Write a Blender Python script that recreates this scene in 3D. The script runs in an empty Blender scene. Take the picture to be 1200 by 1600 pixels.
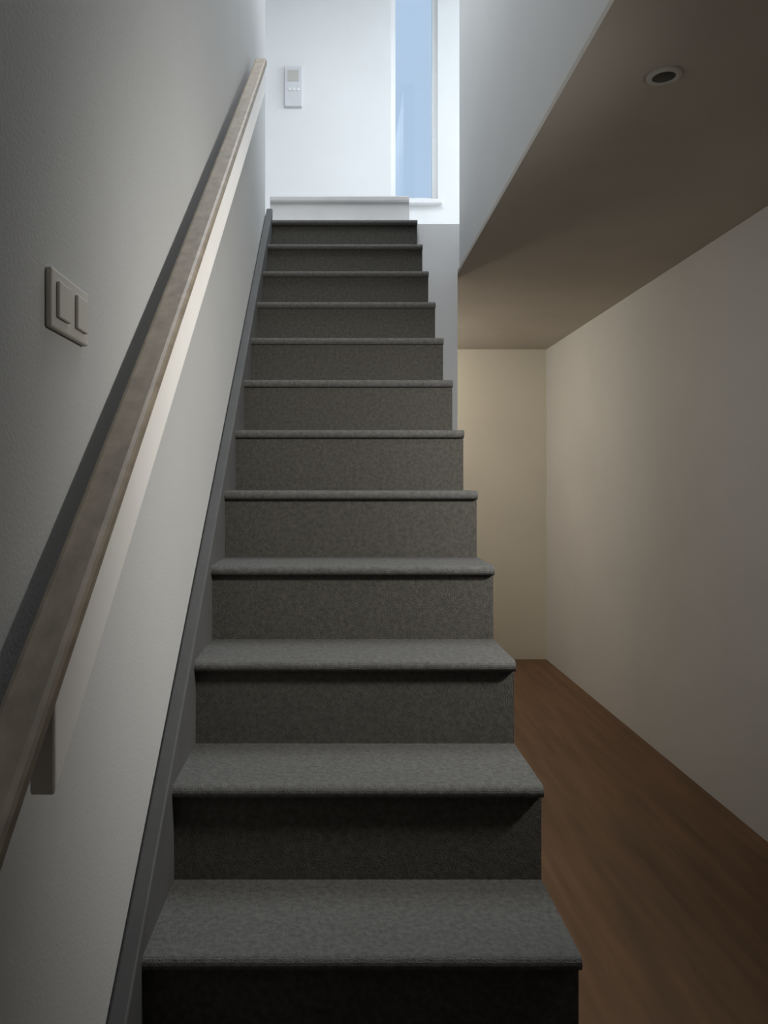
import bpy, bmesh, math
from mathutils import Vector

# ------------------------------------------------------------------ camera
EYE = 1.428          # eye height, m
FPX = 1202.0         # focal length in pixels of the 1200x1600 frame
scene = bpy.context.scene
C = scene.collection
cam = bpy.data.cameras.new('camera')
cam.sensor_width = 36.0
cam.lens = FPX / 1600 * 36.0
cam.shift_x = 75 / 1600
cam.shift_y = -41 / 1600
cam.clip_start = 0.02
camo = bpy.data.objects.new('camera', cam)
camo.location = (0, 0, EYE)
camo.rotation_euler = (math.radians(90), 0, 0)
C.objects.link(camo)
scene.camera = camo

# ------------------------------------------------------------------ world, added daylight, exposure
world = bpy.data.worlds.new('overcast_sky')
scene.world = world
world.use_nodes = True
bg = world.node_tree.nodes['Background']
bg.inputs['Color'].default_value = (0.56, 0.73, 0.94, 1)
bg.inputs['Strength'].default_value = 0.85

def area(name, loc, rot, sx, sy, power, col):
    l = bpy.data.lights.new(name, 'AREA')
    l.shape = 'RECTANGLE'; l.size = sx; l.size_y = sy
    l.energy = power; l.color = col
    o = bpy.data.objects.new(name, l)
    o.location = loc; o.rotation_euler = rot
    C.objects.link(o)
    return o
# added fill light, as daylight at the added side window of the landing
area('side_window_fill', (2.78, 4.75, 4.15), (0, math.radians(90), 0), 1.5, 1.1, 44, (0.90, 0.95, 1.0))
# added fill light, as daylight at the added skylight over the stairwell
area('skylight_fill', (0.13, 2.95, 5.42), (0, 0, 0), 0.8, 2.1, 82, (0.96, 0.97, 0.99))

vs = scene.view_settings
vs.view_transform = 'Standard'; vs.look = 'None'; vs.gamma = 1.0
vs.use_curve_mapping = False
vs.exposure = 0.0

# ------------------------------------------------------------------ helpers
def mat(name, col, rough=0.8, noise=0.0, scale=8.0, bump=0.0, bscale=120.0, spec=0.3, stretch=None, metal=0.0):
    m = bpy.data.materials.new(name); m.use_nodes = True
    nt = m.node_tree; b = nt.nodes['Principled BSDF']
    b.inputs['Roughness'].default_value = rough
    b.inputs['Specular IOR Level'].default_value = spec
    b.inputs['Metallic'].default_value = metal
    b.inputs['Base Color'].default_value = (*col, 1)
    tc = nt.nodes.new('ShaderNodeTexCoord')
    mp = nt.nodes.new('ShaderNodeMapping')
    nt.links.new(tc.outputs['Object'], mp.inputs['Vector'])
    if stretch: mp.inputs['Scale'].default_value = stretch
    if noise:
        n = nt.nodes.new('ShaderNodeTexNoise')
        n.inputs['Scale'].default_value = scale; n.inputs['Detail'].default_value = 5
        nt.links.new(mp.outputs['Vector'], n.inputs['Vector'])
        r = nt.nodes.new('ShaderNodeValToRGB')
        r.color_ramp.elements[0].position = 0.3; r.color_ramp.elements[1].position = 0.7
        r.color_ramp.elements[0].color = (*[c * (1 - noise) for c in col], 1)
        r.color_ramp.elements[1].color = (*[min(1, c * (1 + noise)) for c in col], 1)
        nt.links.new(n.outputs['Fac'], r.inputs['Fac'])
        nt.links.new(r.outputs['Color'], b.inputs['Base Color'])
    if bump:
        n2 = nt.nodes.new('ShaderNodeTexNoise')
        n2.inputs['Scale'].default_value = bscale; n2.inputs['Detail'].default_value = 3
        nt.links.new(mp.outputs['Vector'], n2.inputs['Vector'])
        bp = nt.nodes.new('ShaderNodeBump')
        bp.inputs['Strength'].default_value = bump; bp.inputs['Distance'].default_value = 0.004
        nt.links.new(n2.outputs['Fac'], bp.inputs['Height'])
        nt.links.new(bp.outputs['Normal'], b.inputs['Normal'])
    return m

def emit_mat(name, col, strength):
    m = bpy.data.materials.new(name); m.use_nodes = True
    b = m.node_tree.nodes['Principled BSDF']
    b.inputs['Base Color'].default_value = (0.8, 0.8, 0.8, 1)
    b.inputs['Emission Color'].default_value = (*col, 1)
    b.inputs['Emission Strength'].default_value = strength
    return m

def glass_mat(name):
    m = bpy.data.materials.new(name); m.use_nodes = True
    nt = m.node_tree; nt.nodes.remove(nt.nodes['Principled BSDF'])
    t = nt.nodes.new('ShaderNodeBsdfTransparent'); t.inputs['Color'].default_value = (0.96, 0.98, 1, 1)
    g = nt.nodes.new('ShaderNodeBsdfGlossy'); g.inputs['Roughness'].default_value = 0.02
    mx = nt.nodes.new('ShaderNodeMixShader'); mx.inputs['Fac'].default_value = 0.05
    nt.links.new(t.outputs[0], mx.inputs[1]); nt.links.new(g.outputs[0], mx.inputs[2])
    nt.links.new(mx.outputs[0], nt.nodes['Material Output'].inputs['Surface'])
    return m

def wood_floor_mat():
    m = mat('brown_wood_floor', (0.16, 0.085, 0.04), 0.5, 0.25, 3.0, 0.08, 60, 0.35, (6, 0.5, 6))
    return m

M = dict(
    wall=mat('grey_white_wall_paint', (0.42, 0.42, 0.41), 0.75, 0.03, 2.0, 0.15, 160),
    hallwall=mat('warm_grey_wall_paint', (0.57, 0.56, 0.54), 0.8, 0.03, 2.0, 0.15, 160),
    endwall=mat('cream_wall_paint', (0.76, 0.72, 0.62), 0.8, 0.03, 2.0, 0.15, 160),
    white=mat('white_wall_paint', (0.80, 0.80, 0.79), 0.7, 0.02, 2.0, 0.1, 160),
    stairwell=mat('pale_stairwell_paint', (0.56, 0.56, 0.55), 0.7, 0.02, 2.0, 0.1, 160),
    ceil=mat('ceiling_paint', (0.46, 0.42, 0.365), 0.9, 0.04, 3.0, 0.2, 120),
    trimw=mat('white_gloss_paint', (0.82, 0.82, 0.81), 0.4, 0.02, 4.0, 0.0, 1, 0.5),
    pale=mat('pale_grey_paint', (0.66, 0.65, 0.64), 0.5, 0.04, 6.0, 0.05, 80),
    carpet=mat('charcoal_carpet_lit', (0.135, 0.133, 0.125), 0.95, 0.22, 90, 0.9, 420, 0.1),  # treads: same carpet as the risers, lightened to paint in light from above
    riser=mat('charcoal_carpet_shaded', (0.100, 0.095, 0.084), 0.95, 0.22, 90, 0.9, 420, 0.1),  # risers: same carpet as the treads, darkened to paint in their shade
    string=mat('dark_grey_stringer_paint', (0.075, 0.075, 0.073), 0.6, 0.08, 10, 0.1, 90),
    floor=wood_floor_mat(),
    wood=mat('brown_rail_wood', (0.26, 0.215, 0.16), 0.5, 0.2, 10, 0.05, 60, 0.35, (4, 0.6, 4)),
    railpaint=mat('cream_rail_paint', (0.90, 0.87, 0.83), 0.45, 0.02, 6, 0, 1, 0.5),
    metal=mat('brushed_metal', (0.5, 0.48, 0.45), 0.35, 0.05, 20, 0, 1, 0.5, None, 1.0),
    plate=mat('beige_plastic', (0.50, 0.48, 0.44), 0.5, 0.02, 5),
    plate2=mat('grey_plastic', (0.66, 0.66, 0.67), 0.5, 0.02, 5),
    dark=mat('dark_lamp_interior', (0.02, 0.018, 0.016), 0.4, 0.1, 10),
    glass=glass_mat('window_glass'),
    opal=emit_mat('lit_opal_glass', (1.0, 0.90, 0.76), 5.0),
)

def bm_box(bm, x0, x1, y0, y1, z0, z1):
    v = [bm.verts.new(p) for p in ((x0,y0,z0),(x1,y0,z0),(x1,y1,z0),(x0,y1,z0),(x0,y0,z1),(x1,y0,z1),(x1,y1,z1),(x0,y1,z1))]
    for f in ((0,3,2,1),(4,5,6,7),(0,1,5,4),(1,2,6,5),(2,3,7,6),(3,0,4,7)):
        bm.faces.new([v[i] for i in f])

def bm_prism_x(bm, pts, x0, x1):
    """polygon of (y,z) points extruded from x0 to x1"""
    a = [bm.verts.new((x0, y, z)) for y, z in pts]
    b = [bm.verts.new((x1, y, z)) for y, z in pts]
    n = len(pts)
    bm.faces.new(a); bm.faces.new(b[::-1])
    for i in range(n):
        bm.faces.new((a[i], b[i], b[(i+1) % n], a[(i+1) % n]))

def bm_tube(bm, pts, r, seg=12):
    pts = [Vector(p) for p in pts]; rings = []
    for i, p in enumerate(pts):
        t = (pts[min(i+1, len(pts)-1)] - pts[max(i-1, 0)]).normalized()
        u = t.cross(Vector((0, 0, 1)))
        if u.length < 1e-3: u = t.cross(Vector((0, 1, 0)))
        u.normalize(); w = t.cross(u)
        rings.append([bm.verts.new(p + r*(math.cos(2*math.pi*k/seg)*u + math.sin(2*math.pi*k/seg)*w)) for k in range(seg)])
    for a, b in zip(rings, rings[1:]):
        for k in range(seg):
            bm.faces.new((a[k], a[(k+1) % seg], b[(k+1) % seg], b[k]))
    bm.faces.new(rings[0][::-1]); bm.faces.new(rings[-1])

def bm_lathe(bm, prof, seg=40):
    rings = [[bm.verts.new((r*math.cos(2*math.pi*k/seg), r*math.sin(2*math.pi*k/seg), z)) for k in range(seg)] for r, z in prof]
    for a, b in zip(rings, rings[1:]):
        for k in range(seg):
            bm.faces.new((a[k], a[(k+1) % seg], b[(k+1) % seg], b[k]))
    bm.faces.new(rings[0]); bm.faces.new(rings[-1])

def obj(name, bm, m, parent=None, bevel=0.0, seg=2, smooth=False, loc=None):
    bmesh.ops.recalc_face_normals(bm, faces=bm.faces)
    me = bpy.data.meshes.new(name); bm.to_mesh(me); bm.free()
    me.materials.append(m)
    o = bpy.data.objects.new(name, me); C.objects.link(o)
    if parent is not None:
        o.parent = parent
        o.matrix_parent_inverse = parent_inv(parent)
    if loc: o.location = loc
    if bevel:
        md = o.modifiers.new('bevel', 'BEVEL'); md.width = bevel; md.segments = seg
        md.limit_method = 'ANGLE'
    if smooth:
        for p in me.polygons: p.use_smooth = True
    return o

def parent_inv(p):
    from mathutils import Matrix
    return Matrix.Translation(p.location).inverted()

def box(name, x0, x1, y0, y1, z0, z1, m, parent=None, bevel=0.0, seg=2):
    bm = bmesh.new(); bm_box(bm, x0, x1, y0, y1, z0, z1)
    return obj(name, bm, m, parent, bevel, seg)

def boxes(name, lst, m, parent=None, bevel=0.0):
    bm = bmesh.new()
    for b in lst: bm_box(bm, *b)
    return obj(name, bm, m, parent, bevel)

def struct(o, label, cat):
    o['kind'] = 'structure'; o['label'] = label; o['category'] = cat
    return o

def thing(name, label, cat, loc, group=None):
    o = bpy.data.objects.new(name, None); C.objects.link(o)
    o.location = loc; o.empty_display_size = 0.1
    o['label'] = label; o['category'] = cat
    if group: o['group'] = group
    return o

# ------------------------------------------------------------------ dimensions
RISE, RUN = 0.20, 0.244
S = RISE / RUN
YA, NA = 1.326, 3                   # nosing of the third step
WL = -0.369                         # face of the left wall
XR = 0.643                          # stairwell edge in the hall ceiling
XW = 1.73                           # face of the right hall wall
YE = 6.33                           # face of the hall end wall
YT = YA + (14 - NA) * RUN           # edge of the upper floor
ZOFF = 0.013
HC, UF, UC = 2.55, 2.80 + ZOFF, 5.25       # hall ceiling, upper floor, upper ceiling
YB = -2.4                           # wall behind the camera
YF = 5.60                           # far wall upstairs
def ny(n): return YA + (n - NA) * RUN

# ------------------------------------------------------------------ structure
struct(box('floor', WL - .1, XW + .1, YB, YE + .1, -0.12, 0, M['floor']), 'brown wooden hall floor beside the stairs', 'floor')
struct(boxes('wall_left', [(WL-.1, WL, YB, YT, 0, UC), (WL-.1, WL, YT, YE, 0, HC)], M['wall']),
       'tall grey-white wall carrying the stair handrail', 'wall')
struct(box('wall_right', XW, XW+.1, YB, YE, 0, HC, M['hallwall']), 'long warm grey wall of the hallway beside the stairs', 'wall')
struct(box('wall_end', WL-.1, XW+.1, YE, YE+.1, 0, HC, M['endwall']), 'cream end wall of the lower hallway', 'wall')
struct(box('wall_back', WL-.1, XW+.1, YB-.1, YB, 0, UC, M['hallwall']), 'hall wall facing the foot of the stairs', 'wall')
struct(box('wall_under_landing', WL, XR, YT+.06, YT+.16, 0, HC+.02, M['white']), 'white wall below the landing behind the stairs', 'wall')
YO = -1.2                            # near edge of the stairwell opening
YS = YT + .06                        # edge of the landing slab, behind the last riser
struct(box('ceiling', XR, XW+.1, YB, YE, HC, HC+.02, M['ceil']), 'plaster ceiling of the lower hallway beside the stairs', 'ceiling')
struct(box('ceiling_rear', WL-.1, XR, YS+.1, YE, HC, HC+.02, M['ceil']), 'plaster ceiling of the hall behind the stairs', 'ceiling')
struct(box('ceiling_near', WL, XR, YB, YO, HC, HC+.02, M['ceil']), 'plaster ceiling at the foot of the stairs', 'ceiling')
struct(box('floor_upper', -1.7, 2.7, YS, YF, HC+.02, UF, M['white']), 'upper landing floor with white edge above the stairwell', 'floor')
struct(box('floor_upper_near', WL, XR, YB, YO, HC+.02, UF, M['white']), 'upper floor strip at the open end of the stairwell', 'floor')
struct(box('wall_stairwell_right', XR, XR+.1, YB, YT, HC+.02, UC, M['stairwell']), 'pale upper wall of the stairwell above the hall ceiling', 'wall')
struct(box('wall_upper_left', -1.8, -1.7, YT, YF, HC, UC, M['white']), 'white left wall of the upper landing', 'wall')
struct(box('wall_upper_near_left', -1.8, WL-.1, YT-.1, YT, UF-.3, UC, M['white']), 'white wall return of the upper landing', 'wall')
struct(box('wall_upper_near_right', XR+.1, 2.7, YT-.1, YT, HC+.02, UC, M['white']), 'white wall of the upper landing behind the stairwell', 'wall')
KX0, KX1, KY0, KY1 = -0.27, 0.53, 1.9, 4.0
struct(boxes('ceiling_upper', [(-1.8, 2.8, YB-.1, KY0, UC, UC+.1), (-1.8, 2.8, KY1, YF+.2, UC, UC+.1),
                               (-1.8, KX0, KY0, KY1, UC, UC+.1), (KX1, 2.8, KY0, KY1, UC, UC+.1)], M['white']), 'white ceiling above the upper landing', 'ceiling')
# far wall upstairs with window_1
WX0, WX1, WZ0, WZ1 = 0.40, 0.74, 3.50, 5.08
struct(boxes('wall_upper_far', [(-1.8, WX0, YF, YF+.15, HC+.02, UC), (WX1, 2.8, YF, YF+.15, HC+.02, UC),
                                (WX0, WX1, YF, YF+.15, HC+.02, WZ0), (WX0, WX1, YF, YF+.15, WZ1, UC)], M['white']),
       'bright white far wall of the upper landing', 'wall')
# right wall upstairs with the added side window
SY0, SY1, SZ0, SZ1 = 4.2, 5.3, 3.4, 4.9
struct(boxes('wall_upper_right', [(2.7, 2.8, YT-.1, SY0, HC, UC), (2.7, 2.8, SY1, YF, HC, UC),
                                  (2.7, 2.8, SY0, SY1, HC, SZ0), (2.7, 2.8, SY0, SY1, SZ1, UC)], M['white']),
       'white right wall of the upper landing with an added side window', 'wall')

w = thing('window_1', 'tall narrow window with pale blue daylight on the upper far wall', 'window', ((WX0+WX1)/2, YF+.05, WZ0))
w['kind'] = 'structure'
ft = 0.035
boxes('window_frame', [(WX0, WX0+ft, YF+.03, YF+.09, WZ0, WZ1), (WX1-ft, WX1, YF+.03, YF+.09, WZ0, WZ1),
                       (WX0+ft, WX1-ft, YF+.03, YF+.09, WZ0, WZ0+ft), (WX0+ft, WX1-ft, YF+.03, YF+.09, WZ1-ft, WZ1)], M['trimw'], w)
box('pane', WX0+ft, WX1-ft, YF+.055, YF+.061, WZ0+ft, WZ1-ft, M['glass'], w)
box('window_sill', WX0-.03, WX1+.03, YF-.05, YF+.03, WZ0-.03, WZ0, M['trimw'], w, .006)
w = thing('window_side_added', 'added unseen side window lighting the upper landing', 'window', (2.75, (SY0+SY1)/2, SZ0))  # added out of view to brighten the landing
w['kind'] = 'structure'
boxes('window_frame', [(2.72, 2.76, SY0, SY0+ft, SZ0, SZ1), (2.72, 2.76, SY1-ft, SY1, SZ0, SZ1),
                       (2.72, 2.76, SY0+ft, SY1-ft, SZ0, SZ0+ft), (2.72, 2.76, SY0+ft, SY1-ft, SZ1-ft, SZ1)], M['trimw'], w)
box('pane', 2.738, 2.744, SY0+ft, SY1-ft, SZ0+ft, SZ1-ft, M['glass'], w)

w = thing('window_skylight_added', 'added unseen skylight in the ceiling above the stairwell', 'window', ((KX0+KX1)/2, (KY0+KY1)/2, UC))  # added out of view to bring light down the stairwell
w['kind'] = 'structure'
boxes('window_frame', [(KX0, KX1, KY0, KY0+ft, UC+.03, UC+.09), (KX0, KX1, KY1-ft, KY1, UC+.03, UC+.09),
                       (KX0, KX0+ft, KY0+ft, KY1-ft, UC+.03, UC+.09), (KX1-ft, KX1, KY0+ft, KY1-ft, UC+.03, UC+.09)], M['trimw'], w)
box('pane', KX0+ft, KX1-ft, KY0+ft, KY1-ft, UC+.057, UC+.063, M['glass'], w)

# ------------------------------------------------------------------ staircase
st = thing('staircase', 'straight charcoal carpeted staircase climbing to the bright landing', 'staircase', (0, ny(1), 0))
TX0, TX1 = -0.335, 0.425
for n in range(1, 15):
    y, z = ny(n), n * RISE + ZOFF
    back = y + RUN + .03 if n < 14 else y + .09
    # riser: slightly behind the nosing
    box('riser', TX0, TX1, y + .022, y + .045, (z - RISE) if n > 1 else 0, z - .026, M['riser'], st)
    # tread with rounded nosing
    r = .013; pts = [(back, z), (y + r, z)]
    for k in range(1, 8):
        a = math.pi/2 + math.pi * k / 8
        pts.append((y + r + r*math.cos(a), z - r + r*math.sin(a)))
    pts += [(y + r, z - 2*r), (back, z - 2*r)]
    if n == 14:
        pts = [(p[0], p[1] + .004) for p in pts]
    bm = bmesh.new(); bm_prism_x(bm, pts, TX0, TX1)
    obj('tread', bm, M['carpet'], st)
cn = NA*RISE + ZOFF - S*YA
def slope_board(x0, x1, c_top, c_bot, ya, yb, m, name, parent, bevel=0.0):
    """board along the pitch, upper edge z = S*y + c_top, lower c_bot, cut off at the floor"""
    pts = [(ya, max(0, S*ya + c_bot)), (ya, S*ya + c_top), (yb, S*yb + c_top), (yb, S*yb + c_bot)]
    yz = -c_bot / S
    if S*ya + c_bot < 0: pts.append((yz, 0.0))
    bm = bmesh.new(); bm_prism_x(bm, pts, x0, x1)
    return obj(name, bm, m, parent, bevel)
o = slope_board(WL+.002, TX0, cn + .035, cn - .30, ny(1) - .03, YT + .055, M['string'], 'wall_stringer', st, .004)
o['label'] = 'dark grey stringer against the wall'
# cut string on the open side: its upper edge steps along under the treads
pts = []
for n in range(1, 15):
    top = n*RISE + ZOFF - .027
    pts += [(ny(n) + .046, (n-1)*RISE + ZOFF - .027 if n > 1 else 0.0), (ny(n) + .046, top)]
pts += [(YT + .055, pts[-1][1]), (YT + .055, S*(YT + .055) + cn - .33), (-(cn - .33)/S, 0.0)]
bm = bmesh.new(); bm_prism_x(bm, pts, TX1 - .045, TX1 - .012)
bm.normal_update()
bmesh.ops.triangulate(bm, faces=[f for f in bm.faces if len(f.verts) > 4])
o = obj('outer_stringer', bm, M['string'], st)
o['label'] = 'dark grey cut string under the open ends of the treads'
# pale raised step on the landing
o = box('landing_riser', -.36, .40, ny(15) - .05, ny(15) - .02, UF, UF + .165, M['pale'], st)
o['label'] = 'pale painted last riser'
o = box('landing_tread', -.36, .40, ny(15) - .065, ny(15) + .30, UF + .165, UF + .195, M['pale'], st, .006)
o['label'] = 'pale painted last tread'

# ------------------------------------------------------------------ handrail
c_top = EYE - .870
hr = thing('handrail', 'brown wooden handrail with cream side board fixed along the stair wall', 'handrail', (WL + .04, 1.5, S*1.5 + c_top - .12))
slope_board(-.347, -.296, c_top, c_top - .036, .35, 3.30, M['wood'], 'rail_cap', hr, .008)
slope_board(-.331, -.303, c_top - .036, c_top - .145, .83, 3.28, M['railpaint'], 'rail_board', hr, .003)['label'] = 'cream painted board under the wooden cap'
for y in (.98, 1.75, 2.5, 3.15):
    z = S*y + c_top - .09
    bm = bmesh.new()
    bm_tube(bm, [(WL, y, z - .02), (WL + .02, y, z - .02), (-.329, y, z)], .008, 10)
    bm_tube(bm, [(WL, y, z - .02), (WL + .006, y, z - .02)], .026, 18)
    obj('bracket', bm, M['metal'], hr)

# ------------------------------------------------------------------ small fittings
# switch plate on the stair wall
sw = thing('switch_plate', 'beige double switch plate on the wall above the handrail', 'light switch', (WL, 1.047, 1.63))
box('plate', WL, WL + .009, .975, 1.12, 1.630, 1.707, M['plate'], sw, .003)
for y in (1.012, 1.083):
    box('rocker', WL + .009, WL + .014, y - .022, y + .022, 1.645, 1.692, M['plate'], sw, .002)
# panel on the far wall upstairs
pn = thing('wall_panel', 'small grey control panel on the bright upper far wall', 'wall panel', (-.31, YF, 4.18))
box('case', -.375, -.245, YF - .025, YF, 4.18, 4.47, M['plate2'], pn, .006)
box('screen', -.35, -.27, YF - .028, YF - .025, 4.36, 4.44, M['plate'], pn)
for i in range(3):
    box('button', -.345 + i*.03, -.325 + i*.03, YF - .031, YF - .025, 4.29, 4.31, M['trimw'], pn, .002)
# unlit recessed spotlight in the hall ceiling
sp = thing('ceiling_spotlight', 'small unlit round spotlight set in the dark hall ceiling', 'ceiling light', (.895, 2.10, HC))
bm = bmesh.new()
bm_lathe(bm, [(.045, 0), (.045, -.006), (.038, -.010), (.031, -.008), (.031, 0)], 32)
obj('trim_ring', bm, M['plate'], sp, smooth=False).location = sp.location
bm = bmesh.new(); bm_lathe(bm, [(.030, 0), (.030, -.005), (.018, -.007), (.002, -.008)], 28)
obj('bulb', bm, M['dark'], sp).location = sp.location
# added unseen opal lamp behind the stairs, to brighten the hall walls
LX, LY = -0.02, 5.60
lp = thing('added_ceiling_lamp', 'added unseen opal ceiling lamp in the hall behind the stairs', 'ceiling light', (LX, LY, HC))
bm = bmesh.new(); bm_lathe(bm, [(.11, 0), (.11, -.025), (.10, -.03)], 40)
obj('base', bm, M['trimw'], lp).location = lp.location
bm = bmesh.new()
bm_lathe(bm, [(.098, -.03), (.15, -.05), (.165, -.09), (.15, -.13), (.10, -.155), (.01, -.165)], 40)
obj('opal_shade', bm, M['opal'], lp, smooth=True).location = lp.location
l = bpy.data.lights.new('added_hall_light', 'POINT'); l.energy = 25; l.color = (1.0, 0.93, 0.82); l.shadow_soft_size = .12
lo = bpy.data.objects.new('added_hall_light', l); lo.location = (LX, LY, HC - .32); C.objects.link(lo)

# added unseen spotlights to brighten the walls: one on the right hall wall aimed across the stairs, one on the stair wall aimed down the hall
def fill_spotlight(label, wall_x, side, y, z, target, power, cone):
    ws = thing('fill_spotlight', label, 'added wall light', (wall_x, y, z))
    head = Vector((wall_x + side*.12, y, z)); aim = (Vector(target) - head).normalized()
    bm = bmesh.new(); bm_tube(bm, [(wall_x, y, z), (wall_x + side*.02, y, z)], .045, 28); obj('base', bm, M['trimw'], ws)
    bm = bmesh.new(); bm_tube(bm, [(wall_x + side*.02, y, z), tuple(head - aim*.02)], .010, 12); obj('arm', bm, M['trimw'], ws)
    bm = bmesh.new(); bm_tube(bm, [tuple(head - aim*.06), tuple(head + aim*.05)], .075, 32); obj('lamp_head', bm, M['trimw'], ws)
    bm = bmesh.new(); bm_tube(bm, [tuple(head + aim*.05), tuple(head + aim*.054)], .068, 32); obj('lens', bm, M['opal'], ws)
    l = bpy.data.lights.new('fill_spot_beam', 'SPOT'); l.energy = power; l.color = (1.0, 0.98, 0.94)
    l.spot_size = math.radians(cone); l.spot_blend = 1.0; l.shadow_soft_size = .10
    lo = bpy.data.objects.new('fill_spot_beam', l); lo.location = head + aim*.17; C.objects.link(lo)
    lo.rotation_euler = aim.to_track_quat('-Z', 'Y').to_euler()
fill_spotlight('added unseen spotlight on the right hall wall aimed across the stairs', XW, -1, 1.22, 2.02, (WL, 2.52, 1.32), 136, 102)
fill_spotlight('added unseen spotlight on the stair wall aimed down the hallway', WL, 1, .30, 2.15, (XW, 3.4, 1.35), 36, 54)
